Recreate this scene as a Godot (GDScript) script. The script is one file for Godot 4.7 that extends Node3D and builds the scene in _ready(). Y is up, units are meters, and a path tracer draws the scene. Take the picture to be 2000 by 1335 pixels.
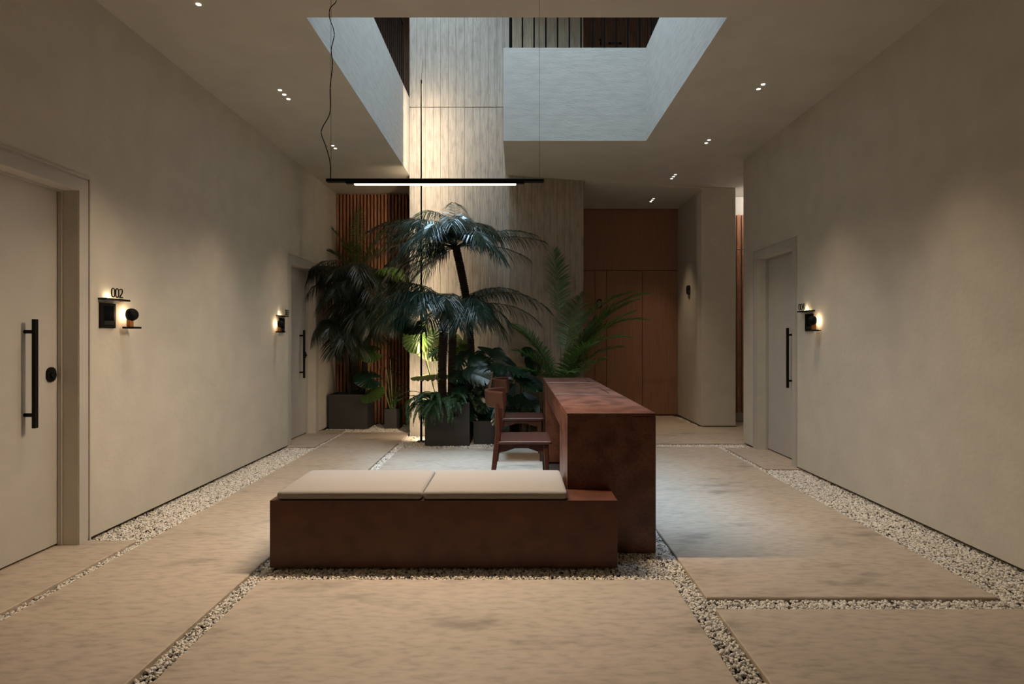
extends Node3D
# Residential lobby under an atrium: x right, y up, the camera looks along -z. EYE is the camera's height above the floor slabs.

const EYE := 1.27
const CEIL := 3.438
const WALL_L := -2.697
const WALL_R := 2.767
const GRAVEL := -0.013

const WARM := Color(1.0, 0.88, 0.73)
const DOWNLIGHT_ENERGY := 1.65
const PENDANT_ENERGY := 5.5
const COLUMN_LAMP_ENERGY := 4.1
const SUN_ENERGY := 1.2
const SKY_ENERGY := 7.2

var M := {}
var used := {}
var rng := RandomNumberGenerator.new()

func _ready() -> void:
	rng.seed = 7
	camera_and_sky()
	materials()
	floor_and_gravel()
	walls()
	ceiling_and_atrium()
	back_walls()
	upper_floor()
	doors_and_signs()
	lamps()
	desk()
	bench()
	chairs()
	planters_and_plants()

# ------------------------------------------------------------------ camera, sky, sun

func camera_and_sky() -> void:
	var cam := Camera3D.new()
	cam.name = "camera"
	add_child(cam)
	cam.position = Vector3(0, EYE, 0)
	cam.near = 0.1
	cam.far = 60.0
	var px := 0.1 / 1200.0                      # one pixel of the 2000 x 1335 frame on the near plane, focal length 1200 px
	cam.projection = Camera3D.PROJECTION_FRUSTUM
	cam.size = 1335.0 * px
	cam.frustum_offset = Vector2(-8.0 * px, -6.5 * px)   # the lens was shifted a little
	cam.current = true
	var e := Environment.new()
	e.background_mode = Environment.BG_SKY
	var sky := Sky.new()
	var sm := ProceduralSkyMaterial.new()
	sm.sky_top_color = Color(0.79, 0.88, 0.94)
	sm.sky_horizon_color = Color(0.81, 0.88, 0.93)
	sm.ground_horizon_color = Color(0.5, 0.5, 0.5)
	sm.ground_bottom_color = Color(0.3, 0.3, 0.3)
	sky.sky_material = sm
	e.sky = sky
	e.background_energy_multiplier = SKY_ENERGY
	e.tonemap_mode = Environment.TONE_MAPPER_LINEAR
	e.tonemap_exposure = 1.0
	e.sdfgi_enabled = true
	e.ssao_enabled = true
	e.ssil_enabled = true
	var we := WorldEnvironment.new()
	we.name = "world"
	we.environment = e
	add_child(we)
	var sun := DirectionalLight3D.new()          # hazy daylight falling straight down the atrium
	sun.name = "sun"
	add_child(sun)
	sun.rotation_degrees = Vector3(-86, 200, 0)
	sun.light_color = Color(0.74, 0.88, 1.0)
	sun.light_energy = SUN_ENERGY
	sun.light_angular_distance = 19.0
	sun.sky_mode = DirectionalLight3D.SKY_MODE_LIGHT_ONLY
	sun.shadow_enabled = true

# ------------------------------------------------------------------ materials

func noise_tex(sd: int, freq: float, ramp: Array, size := 512, octaves := 4, kind := FastNoiseLite.TYPE_SIMPLEX_SMOOTH) -> NoiseTexture2D:
	var n := FastNoiseLite.new()
	n.seed = sd
	n.noise_type = kind
	n.frequency = freq
	n.fractal_octaves = octaves
	var t := NoiseTexture2D.new()
	t.width = size
	t.height = size
	t.seamless = true
	t.noise = n
	if ramp.size():
		var g := Gradient.new()
		var offs := PackedFloat32Array()
		var cols := PackedColorArray()
		for r in ramp:
			offs.append(r[0])
			cols.append(r[1])
		g.offsets = offs
		g.colors = cols
		t.color_ramp = g
	return t

func grey(v: float) -> Color:
	return Color(v, v, v)

func mat(called: String, c: Color, rough := 0.8, tex: Texture2D = null, scale := Vector3.ONE, bump: Texture2D = null, bump_cm := 0.0) -> StandardMaterial3D:
	var m := StandardMaterial3D.new()
	m.resource_name = called
	m.albedo_color = c
	m.roughness = rough
	if tex or bump:
		m.uv1_triplanar = true
		m.uv1_world_triplanar = true
		m.uv1_scale = scale
		m.uv1_triplanar_sharpness = 8.0
	if tex:
		m.albedo_texture = tex
	if bump:
		m.heightmap_enabled = true
		m.heightmap_texture = bump
		m.heightmap_scale = bump_cm
	M[called] = m
	return m

func over(m: StandardMaterial3D, tex: Texture2D, scale: Vector3) -> void:
	m.detail_enabled = true
	m.detail_albedo = tex
	m.detail_blend_mode = BaseMaterial3D.BLEND_MODE_MUL
	m.detail_uv_layer = BaseMaterial3D.DETAIL_UV_2
	m.uv2_triplanar = true
	m.uv2_world_triplanar = true
	m.uv2_scale = scale
	m.uv2_triplanar_sharpness = 8.0

func materials() -> void:
	var soft := noise_tex(1, 0.008, [[0.0, grey(0.955)], [0.5, grey(0.98)], [1.0, grey(1.0)]], 512, 5)
	var fine := noise_tex(2, 0.05, [], 512, 4)
	var streak := noise_tex(3, 0.012, [[0.0, grey(0.93)], [0.45, grey(0.975)], [0.7, grey(1.0)], [1.0, grey(1.0)]], 512, 5)
	var pits := noise_tex(4, 0.012, [[0.0, grey(0.84)], [0.25, grey(0.92)], [0.5, grey(0.98)], [1.0, grey(1.0)]], 1024, 7)
	var grain := noise_tex(5, 0.02, [[0.0, grey(0.62)], [0.5, grey(0.86)], [1.0, grey(1.0)]], 512, 5)
	var marks := noise_tex(6, 0.006, [[0.0, grey(0.74)], [0.16, grey(0.88)], [0.30, grey(0.97)], [0.5, grey(1.0)], [1.0, grey(1.0)]], 1024, 7)
	var faint := noise_tex(13, 0.02, [[0.0, grey(0.84)], [0.5, grey(0.94)], [1.0, grey(1.0)]], 512, 5)
	mat("plaster", Color(0.83, 0.805, 0.755), 0.92, soft, Vector3(0.7, 0.7, 0.7), fine, 0.12)
	mat("ceiling_plaster", Color(0.82, 0.80, 0.755), 0.95, soft, Vector3(0.5, 0.5, 0.5), fine, 0.06)
	mat("parapet_plaster", Color(0.715, 0.705, 0.685), 0.9, streak, Vector3(0.5, 2.6, 0.5), fine, 0.1)
	mat("door_paint", Color(0.76, 0.74, 0.71), 0.6, soft, Vector3(0.6, 0.6, 0.6))
	var m := mat("slab_concrete", Color(0.76, 0.695, 0.625), 0.62, noise_tex(14, 0.02, [[0.0, grey(0.85)], [0.4, grey(0.955)], [0.7, grey(1.0)], [1.0, grey(1.0)]], 1024, 6), Vector3(0.4, 0.4, 1.1), fine, 0.03)
	over(m, marks, Vector3(0.21, 0.21, 0.47))
	m = mat("board_concrete", Color(0.70, 0.675, 0.64), 0.88, faint, Vector3(2.4, 0.2, 2.4), fine, 0.3)
	over(m, pits, Vector3(1.1, 0.35, 1.1))
	m = mat("old_concrete", Color(0.71, 0.65, 0.575), 0.9, faint, Vector3(2.6, 0.2, 2.6), fine, 0.3)
	over(m, pits, Vector3(1.1, 0.3, 1.1))
	mat("soil", Color(0.52, 0.47, 0.41), 1.0, fine, Vector3(6, 6, 6))
	mat("gravel_stone", Color(1, 1, 1), 0.85)
	M.gravel_stone.vertex_color_use_as_albedo = true
	mat("slat_wood", Color(0.78, 0.54, 0.40), 0.6, grain, Vector3(5.0, 0.35, 5.0))
	mat("panel_wood", Color(0.67, 0.49, 0.38), 0.55, faint, Vector3(3.5, 0.16, 3.5))
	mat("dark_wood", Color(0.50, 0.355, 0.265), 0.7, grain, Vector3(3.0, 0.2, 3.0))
	mat("footing", Color(0.55, 0.52, 0.48), 0.95, faint, Vector3(1, 1, 1))
	mat("black_metal", Color(0.04, 0.037, 0.034), 0.6).metallic_specular = 0.3
	mat("rail_black", Color(0.03, 0.028, 0.026), 0.9).metallic_specular = 0.2
	mat("black_gloss", Color(0.04, 0.04, 0.045), 0.15)
	mat("reader_grey", Color(0.14, 0.15, 0.15), 0.3)
	mat("steel_wire", Color(0.22, 0.2, 0.18), 0.5)
	mat("lamp_wood", Color(0.72, 0.46, 0.22), 0.6)
	m = mat("desk_leather", Color(0.51, 0.335, 0.265), 0.36, noise_tex(8, 0.01, [[0.0, Color(0.6, 0.56, 0.56)], [0.5, Color(0.86, 0.84, 0.84)], [1.0, Color(1, 1, 1)]], 512, 5), Vector3(0.9, 0.9, 0.6))
	over(m, noise_tex(9, 0.05, [[0.0, grey(0.75)], [0.5, grey(0.95)], [1.0, grey(1.0)]], 512, 4), Vector3(1.5, 1.5, 1.0))
	mat("bench_leather", Color(0.39, 0.22, 0.145), 0.45, noise_tex(10, 0.012, [[0.0, grey(0.72)], [0.5, grey(0.88)], [1.0, grey(1.0)]], 512, 5), Vector3(0.8, 0.8, 0.8))
	mat("chair_wood", Color(0.31, 0.17, 0.12), 0.38, grain, Vector3(1.2, 6.0, 6.0))
	mat("cushion_linen", Color(0.605, 0.575, 0.55), 0.95, noise_tex(11, 0.2, [[0.0, grey(0.90)], [1.0, grey(1.0)]], 512, 2), Vector3(2, 2, 2), fine, 0.05)
	M.cushion_linen.rim_enabled = true
	M.cushion_linen.rim = 0.3
	mat("planter_grey", Color(0.235, 0.23, 0.225), 0.7, soft, Vector3(1.5, 1.5, 1.5))
	mat("planting_soil", Color(0.12, 0.09, 0.07), 1.0, fine, Vector3(8, 8, 8))
	leaf("palm_leaf", Color(0.135, 0.205, 0.17), 0.28, Color(0.06, 0.12, 0.03))
	leaf("shade_palm_leaf", Color(0.135, 0.165, 0.11), 0.34, Color(0.07, 0.10, 0.03))
	leaf("areca_leaf", Color(0.24, 0.34, 0.17), 0.42, Color(0.2, 0.32, 0.06))
	leaf("bright_leaf", Color(0.36, 0.46, 0.16), 0.42, Color(0.35, 0.5, 0.10))
	leaf("broad_leaf", Color(0.25, 0.34, 0.15), 0.40, Color(0.22, 0.30, 0.07))
	leaf("pale_leaf", Color(0.44, 0.48, 0.32), 0.5, Color(0.24, 0.27, 0.13))
	leaf("monstera_leaf", Color(0.10, 0.19, 0.14), 0.26, Color(0.06, 0.14, 0.04))
	leaf("fern_leaf", Color(0.16, 0.26, 0.15), 0.45, Color(0.10, 0.18, 0.04))
	mat("trunk_bark", Color(0.20, 0.155, 0.11), 0.95, noise_tex(12, 0.06, [[0.0, grey(0.5)], [1.0, grey(1.0)]], 256, 3), Vector3(4, 4, 4))
	mat("green_stem", Color(0.45, 0.52, 0.28), 0.5)
	glow("led_white", Color(1.0, 0.95, 0.86), 4.0)
	glow("led_warm", Color(1.0, 0.88, 0.66), 4.0)

func leaf(called: String, c: Color, rough: float, back: Color) -> void:
	var m := mat(called, c, rough)
	m.backlight_enabled = true
	m.backlight = back
	m.cull_mode = BaseMaterial3D.CULL_DISABLED

func glow(called: String, c: Color, energy: float) -> void:
	var m := mat(called, c, 0.5)
	m.emission_enabled = true
	m.emission = c
	m.emission_energy_multiplier = energy

# ------------------------------------------------------------------ naming and building helpers

func numbered(called: String) -> String:
	var n: int = used.get(called, 0)
	used[called] = n + 1
	return called if n == 0 else "%s_%03d" % [called, n]

func tag(o: Node, label: String, category := "", group := "", kind := "") -> Node:
	if label:
		o.set_meta("label", label)
	if category:
		o.set_meta("category", category)
	if group:
		o.set_meta("group", group)
	if kind:
		o.set_meta("kind", kind)
	return o

func base(called: String, at: Vector3, turn := 0.0) -> Node3D:
	var o := Node3D.new()
	o.name = numbered(called)
	add_child(o)
	o.position = at
	o.rotation.y = turn
	return o

func put(called: String, mesh: Mesh, m: Material, parent: Node = null, at := Vector3.ZERO) -> MeshInstance3D:
	var o := MeshInstance3D.new()
	o.mesh = mesh
	o.material_override = m
	if parent == null or parent == self:
		o.name = numbered(called)
		add_child(o)
	else:
		o.name = called
		parent.add_child(o, true)
	o.position = at
	return o

func begin() -> SurfaceTool:
	var st := SurfaceTool.new()
	st.begin(Mesh.PRIMITIVE_TRIANGLES)
	return st

func tri(st: SurfaceTool, a: Vector3, b: Vector3, c: Vector3, out: Vector3) -> void:
	var n := (b - a).cross(c - a)
	if n.dot(out) < 0:
		n = -n
		var t := b
		b = c
		c = t
	n = n.normalized()
	st.set_normal(n)
	st.add_vertex(a)
	st.set_normal(n)
	st.add_vertex(c)
	st.set_normal(n)
	st.add_vertex(b)

func quad(st: SurfaceTool, a: Vector3, b: Vector3, c: Vector3, d: Vector3, out: Vector3) -> void:
	tri(st, a, b, c, out)
	tri(st, a, c, d, out)

# a box with chamfered edges
func bbox(st: SurfaceTool, lo: Vector3, hi: Vector3, b := 0.003) -> void:
	var c := (lo + hi) / 2
	var h := (hi - lo) / 2
	b = minf(b, minf(h.x, minf(h.y, h.z)) * 0.9)
	for axis in 3:
		var u := (axis + 1) % 3
		var v := (axis + 2) % 3
		for s in [-1.0, 1.0]:
			var out := Vector3.ZERO
			out[axis] = s
			var ps := []
			for k in [[-1, -1], [1, -1], [1, 1], [-1, 1]]:
				var p := Vector3.ZERO
				p[axis] = s * h[axis]
				p[u] = k[0] * (h[u] - b)
				p[v] = k[1] * (h[v] - b)
				ps.append(c + p)
			quad(st, ps[0], ps[1], ps[2], ps[3], out)
		for su in [-1.0, 1.0]:
			for sv in [-1.0, 1.0]:
				var ps := []
				for k in [[0, -1], [0, 1], [1, 1], [1, -1]]:
					var p := Vector3.ZERO
					p[axis] = k[1] * (h[axis] - b)
					p[u] = su * (h[u] - (b if k[0] == 1 else 0.0))
					p[v] = sv * (h[v] - (b if k[0] == 0 else 0.0))
					ps.append(c + p)
				var out := Vector3.ZERO
				out[u] = su
				out[v] = sv
				quad(st, ps[0], ps[1], ps[2], ps[3], out)
	for sx in [-1.0, 1.0]:
		for sy in [-1.0, 1.0]:
			for sz in [-1.0, 1.0]:
				var s := Vector3(sx, sy, sz)
				tri(st, c + s * Vector3(h.x, h.y - b, h.z - b), c + s * Vector3(h.x - b, h.y, h.z - b), c + s * Vector3(h.x - b, h.y - b, h.z), s)

func box_mesh(lo: Vector3, hi: Vector3, b := 0.003) -> ArrayMesh:
	var st := begin()
	bbox(st, lo, hi, b)
	return st.commit()

# an outline in local x, y pushed along z
func prism(pts: PackedVector2Array, z0: float, z1: float) -> ArrayMesh:
	var st := begin()
	var ix := Geometry2D.triangulate_polygon(pts)
	for k in range(0, ix.size(), 3):
		for z in [[z0, -1.0], [z1, 1.0]]:
			tri(st, Vector3(pts[ix[k]].x, pts[ix[k]].y, z[0]), Vector3(pts[ix[k + 1]].x, pts[ix[k + 1]].y, z[0]), Vector3(pts[ix[k + 2]].x, pts[ix[k + 2]].y, z[0]), Vector3(0, 0, z[1] * signf(z1 - z0)))
	var ccw := 0.0
	for k in pts.size():
		var q := pts[(k + 1) % pts.size()]
		ccw += pts[k].x * q.y - q.x * pts[k].y
	for k in pts.size():
		var p := pts[k]
		var q := pts[(k + 1) % pts.size()]
		var n := Vector2(q.y - p.y, p.x - q.x) * signf(ccw)
		quad(st, Vector3(p.x, p.y, z0), Vector3(q.x, q.y, z0), Vector3(q.x, q.y, z1), Vector3(p.x, p.y, z1), Vector3(n.x, n.y, 0))
	return st.commit()

func arch(half: float, top: float, wide: float) -> PackedVector2Array:   # the outline of a casing round an opening
	return PackedVector2Array([Vector2(-half - wide, 0), Vector2(-half - wide, top + wide), Vector2(half + wide, top + wide), Vector2(half + wide, 0), Vector2(half, 0), Vector2(half, top), Vector2(-half, top), Vector2(-half, 0)])

func frame_of(d: Vector3) -> Array:
	var side := d.cross(Vector3.UP)
	if side.length() < 0.05:
		side = d.cross(Vector3.RIGHT)
	side = side.normalized()
	return [side, side.cross(d).normalized()]

# a round bar along points with a radius at each
func add_tube(st: SurfaceTool, pts: Array, rad: Array, sides := 6) -> void:
	var rings := []
	for k in pts.size():
		var d: Vector3 = (pts[mini(k + 1, pts.size() - 1)] - pts[maxi(k - 1, 0)]).normalized()
		var f := frame_of(d)
		var ring := []
		for s in sides:
			var a := TAU * s / sides
			ring.append(pts[k] + (f[0] * cos(a) + f[1] * sin(a)) * rad[k])
		rings.append(ring)
	for k in pts.size() - 1:
		for s in sides:
			var t := (s + 1) % sides
			var mid: Vector3 = (rings[k][s] + rings[k][t]) / 2 - pts[k]
			quad(st, rings[k][s], rings[k][t], rings[k + 1][t], rings[k + 1][s], mid)
	for end in [0, pts.size() - 1]:
		var out: Vector3 = pts[end] - pts[1 if end == 0 else end - 1]
		for s in range(1, sides - 1):
			tri(st, rings[end][0], rings[end][s], rings[end][s + 1], out)

func tube_mesh(pts: Array, rad: Array, sides := 8) -> ArrayMesh:
	var st := begin()
	add_tube(st, pts, rad, sides)
	return st.commit()

func csg_box(lo: Vector3, hi: Vector3, m: Material, parent: Node, cut := false) -> void:
	var b := CSGBox3D.new()
	b.name = "opening" if cut else "mass"
	b.size = hi - lo
	b.position = (lo + hi) / 2
	b.material = m
	if cut:
		b.operation = CSGShape3D.OPERATION_SUBTRACTION
	parent.add_child(b, true)

func structure(o: Node, label := "") -> Node:
	return tag(o, label, "", "", "structure")

func block(called: String, lo: Vector3, hi: Vector3, m: Material, label := "") -> MeshInstance3D:
	var o := put(called, box_mesh(lo - (lo + hi) / 2, hi - (lo + hi) / 2, 0.004), m, self, (lo + hi) / 2)
	structure(o, label)
	return o

# x0, x1, then the depths d0 < d1 before the camera
func V(x: float, y: float, d: float) -> Vector3:
	return Vector3(x, y, -d)

func span(x0: float, x1: float, y0: float, y1: float, d0: float, d1: float) -> Array:
	return [Vector3(x0, y0, -d1), Vector3(x1, y1, -d0)]

# ------------------------------------------------------------------ floor

func floor_and_gravel() -> void:
	var fl := base("floor", Vector3.ZERO)
	structure(fl, "beige concrete floor slabs set in white gravel")
	put("ground", box_mesh(Vector3(-3.0, -0.12, -10.6), Vector3(4.9, -0.03, 2.7)), M.soil, fl)
	var rects := [[-1.345, 0.82, -2.4, 3.24], [-2.32, -1.44, -2.4, 8.35], [-2.86, -2.39, 2.5, 3.87], [-2.86, -2.37, 7.22, 8.55], [0.937, 2.37, 3.02, 7.24],
		[0.94, 2.40, -2.4, 2.89], [2.44, 2.93, 6.0, 7.17], [-1.345, 0.30, 4.15, 7.12]]
	for r in rects:
		put("slab", box_mesh(Vector3(r[0], -0.05, -r[3]), Vector3(r[1], 0.0, -r[2]), 0.004), M.slab_concrete, fl)
	var p := PackedVector2Array([Vector2(0.95, 7.44), Vector2(4.7, 7.44), Vector2(4.7, 9.38), Vector2(3.2, 9.38), Vector2(3.2, 8.86), Vector2(2.62, 8.93), Vector2(2.58, 10.12), Vector2(0.95, 10.12)])
	var s := put("slab", prism(p, 0.0, 0.05), M.slab_concrete, fl)
	s.rotation.x = -PI / 2
	s.position.y = -0.05
	# gravel: [x0, x1, d0, d1, stones per square metre, size]
	var areas := [[-2.39, -2.32, 2.0, 3.87, 6500, 1.0], [-2.735, -2.32, 3.87, 5.4, 6000, 1.0], [-2.735, -2.32, 5.4, 7.22, 4500, 1.15], [-2.37, -2.32, 7.22, 8.6, 4500, 1.2], [-2.69, -1.42, 8.35, 9.2, 2200, 1.5],
		[-1.44, -1.345, 2.0, 4.3, 6500, 1.0], [-1.44, -1.345, 4.3, 8.1, 4500, 1.2], [-1.345, 0.937, 3.24, 3.62, 6500, 1.0], [0.28, 0.937, 3.62, 4.15, 6500, 1.0], [-1.36, -1.2, 3.62, 4.15, 5000, 1.0],
		[0.82, 0.937, 4.15, 7.24, 5000, 1.1], [0.82, 0.937, 2.0, 3.24, 6500, 1.0], [0.937, 2.40, 2.89, 3.02, 6500, 1.0], [2.38, 2.80, 2.0, 4.2, 6500, 1.0], [2.37, 2.80, 4.2, 6.0, 5000, 1.1],
		[2.37, 2.44, 6.0, 7.24, 5000, 1.1], [0.937, 2.78, 7.24, 7.44, 4000, 1.2], [2.44, 2.80, 7.17, 7.24, 4000, 1.2], [-1.345, 0.93, 7.12, 8.1, 2600, 1.4], [2.58, 2.70, 8.9, 10.1, 3000, 1.4]]
	var spots := []
	for a in areas:
		var n := int((a[1] - a[0]) * (a[3] - a[2]) * a[4] * 1.6)
		for k in n:
			var z := a[5] * rng.randf_range(0.75, 1.3) as float
			spots.append([Vector3(rng.randf_range(a[0] + 0.004, a[1] - 0.004), rng.randf_range(-0.026, -0.014), -rng.randf_range(a[2] + 0.004, a[3] - 0.004)), z])
	var mm := MultiMesh.new()
	mm.transform_format = MultiMesh.TRANSFORM_3D
	mm.use_colors = true
	mm.mesh = stone_mesh()
	mm.instance_count = spots.size()
	for k in spots.size():
		var b := Basis.from_euler(Vector3(rng.randf_range(-0.7, 0.7), rng.randf() * TAU, rng.randf_range(-0.7, 0.7)))
		var z: float = spots[k][1]
		b = b.scaled_local(Vector3(z * rng.randf_range(0.8, 1.25), z * rng.randf_range(0.6, 0.95), z * rng.randf_range(0.8, 1.1)))
		mm.set_instance_transform(k, Transform3D(b, spots[k][0]))
		var v := rng.randf_range(0.64, 0.93)
		if rng.randf() < 0.12:
			v *= 0.55
		mm.set_instance_color(k, Color(v, v * rng.randf_range(0.91, 0.96), v * rng.randf_range(0.80, 0.90)))
	var g := MultiMeshInstance3D.new()
	g.name = "gravel"
	g.multimesh = mm
	g.material_override = M.gravel_stone
	add_child(g)
	tag(g, "white and beige gravel filling joints and borders between floor slabs", "gravel", "", "stuff")

func stone_mesh() -> ArrayMesh:
	var r := RandomNumberGenerator.new()
	r.seed = 3
	var t := (1.0 + sqrt(5.0)) / 2.0
	var v := [Vector3(-1, t, 0), Vector3(1, t, 0), Vector3(-1, -t, 0), Vector3(1, -t, 0), Vector3(0, -1, t), Vector3(0, 1, t), Vector3(0, -1, -t), Vector3(0, 1, -t), Vector3(t, 0, -1), Vector3(t, 0, 1), Vector3(-t, 0, -1), Vector3(-t, 0, 1)]
	for k in 12:
		v[k] = v[k].normalized() * 0.0068 * r.randf_range(0.8, 1.2)
	var f := [[0, 11, 5], [0, 5, 1], [0, 1, 7], [0, 7, 10], [0, 10, 11], [1, 5, 9], [5, 11, 4], [11, 10, 2], [10, 7, 6], [7, 1, 8], [3, 9, 4], [3, 4, 2], [3, 2, 6], [3, 6, 8], [3, 8, 9], [4, 9, 5], [2, 4, 11], [6, 2, 10], [8, 6, 7], [9, 8, 1]]
	var st := begin()
	for k in f:
		tri(st, v[k[0]], v[k[1]], v[k[2]], v[k[0]] + v[k[1]] + v[k[2]])
	return st.commit()

# ------------------------------------------------------------------ walls

const DOOR_HALF := 0.455
const DOOR_TOP := 2.184
const DOORS := [[WALL_L, 3.33, 1.0], [WALL_L, 7.805, 1.0], [WALL_R, 6.60, -1.0]]   # wall x, depth of the middle, side the room lies on

func walls() -> void:
	for side in [-1.0, 1.0]:
		var c := CSGCombiner3D.new()
		c.name = "wall_left" if side < 0 else "wall_right"
		add_child(c)
		structure(c, "beige plastered wall left of the benches" if side < 0 else "beige plastered wall on the right")
		var far := 9.5 if side < 0 else 7.478
		if side < 0:
			csg_box(Vector3(-3.0, 0.012, -far), Vector3(WALL_L, CEIL, 2.5), M.plaster, c)
		else:
			csg_box(Vector3(WALL_R, 0.012, -far), Vector3(3.07, CEIL, 2.5), M.plaster, c)
		for d in DOORS:
			if signf(d[0]) == side:
				csg_box(Vector3(minf(d[0], d[0] + side * 0.17) - 0.01 * maxf(side, 0), -0.1, -d[1] - DOOR_HALF), Vector3(maxf(d[0], d[0] + side * 0.17) + 0.01 * maxf(-side, 0), DOOR_TOP, -d[1] + DOOR_HALF), M.plaster, c, true)
	# the footing that the walls float above
	for side in [-1.0, 1.0]:
		var c := CSGCombiner3D.new()
		c.name = "baseboard_left" if side < 0 else "baseboard_right"
		add_child(c)
		structure(c, "set-back concrete footing under the plastered wall")
		if side < 0:
			csg_box(Vector3(-3.0, -0.12, -9.5), Vector3(WALL_L - 0.035, 0.012, 2.5), M.footing, c)
		else:
			csg_box(Vector3(WALL_R + 0.035, -0.12, -7.44), Vector3(3.07, 0.012, 2.5), M.footing, c)
		for d in DOORS:
			if signf(d[0]) == side:
				csg_box(Vector3(d[0] - 0.165, -0.2, -d[1] - DOOR_HALF), Vector3(d[0] + 0.165, 0.1, -d[1] + DOOR_HALF), M.footing, c, true)
	block("wall_front", Vector3(-3.0, -0.12, 2.5), Vector3(4.9, CEIL, 2.7), M.plaster)

func ceiling_and_atrium() -> void:
	var c := CSGCombiner3D.new()
	c.name = "ceiling"
	add_child(c)
	structure(c, "beige plastered ceiling with square atrium opening")
	csg_box(Vector3(-3.0, CEIL, -10.6), Vector3(4.9, CEIL + 0.28, 2.7), M.ceiling_plaster, c)
	csg_box(Vector3(-1.415, CEIL - 0.1, -6.74), Vector3(1.425, CEIL + 0.5, -4.15), M.parapet_plaster, c, true)
	csg_box(Vector3(-1.415, CEIL - 0.1, -9.1), Vector3(-0.14, CEIL + 0.5, -6.7), M.parapet_plaster, c, true)
	# a shallow lower ceiling field over the passage in the back right
	var low := put("ceiling_lowered", prism(PackedVector2Array([Vector2(0.95, 8.36), Vector2(2.67, 8.8), Vector2(2.67, 10.15), Vector2(0.95, 10.15)]), 0.0, 0.03), M.ceiling_plaster, self)
	low.rotation.x = -PI / 2
	low.position.y = CEIL - 0.025
	structure(low, "lower ceiling field before the wood panelled back wall")
	# parapet walls round the opening; their faces run from the ceiling to the gallery's balustrade
	var top := 4.46
	for a in [["wall_atrium_left", span(-1.565, -1.415, CEIL + 0.28, top, 4.0, 8.15)], ["wall_atrium_front", span(-1.415, 1.425, CEIL + 0.28, top, 4.0, 4.15)],
			["wall_atrium_right", span(1.425, 1.575, CEIL + 0.28, top, 4.0, 6.89)], ["wall_atrium_back", span(-0.14, 1.425, CEIL + 0.28, top, 6.74, 6.89)], ["wall_atrium_return", span(-0.14, 0.01, CEIL + 0.28, top, 6.89, 8.15)]]:
		var o := block(a[0], a[1][0], a[1][1], M.parapet_plaster, "pale grey plastered parapet of the atrium opening")
		o.mesh = box_mesh(a[1][0] - o.position, a[1][1] - o.position, 0.0006)

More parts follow.
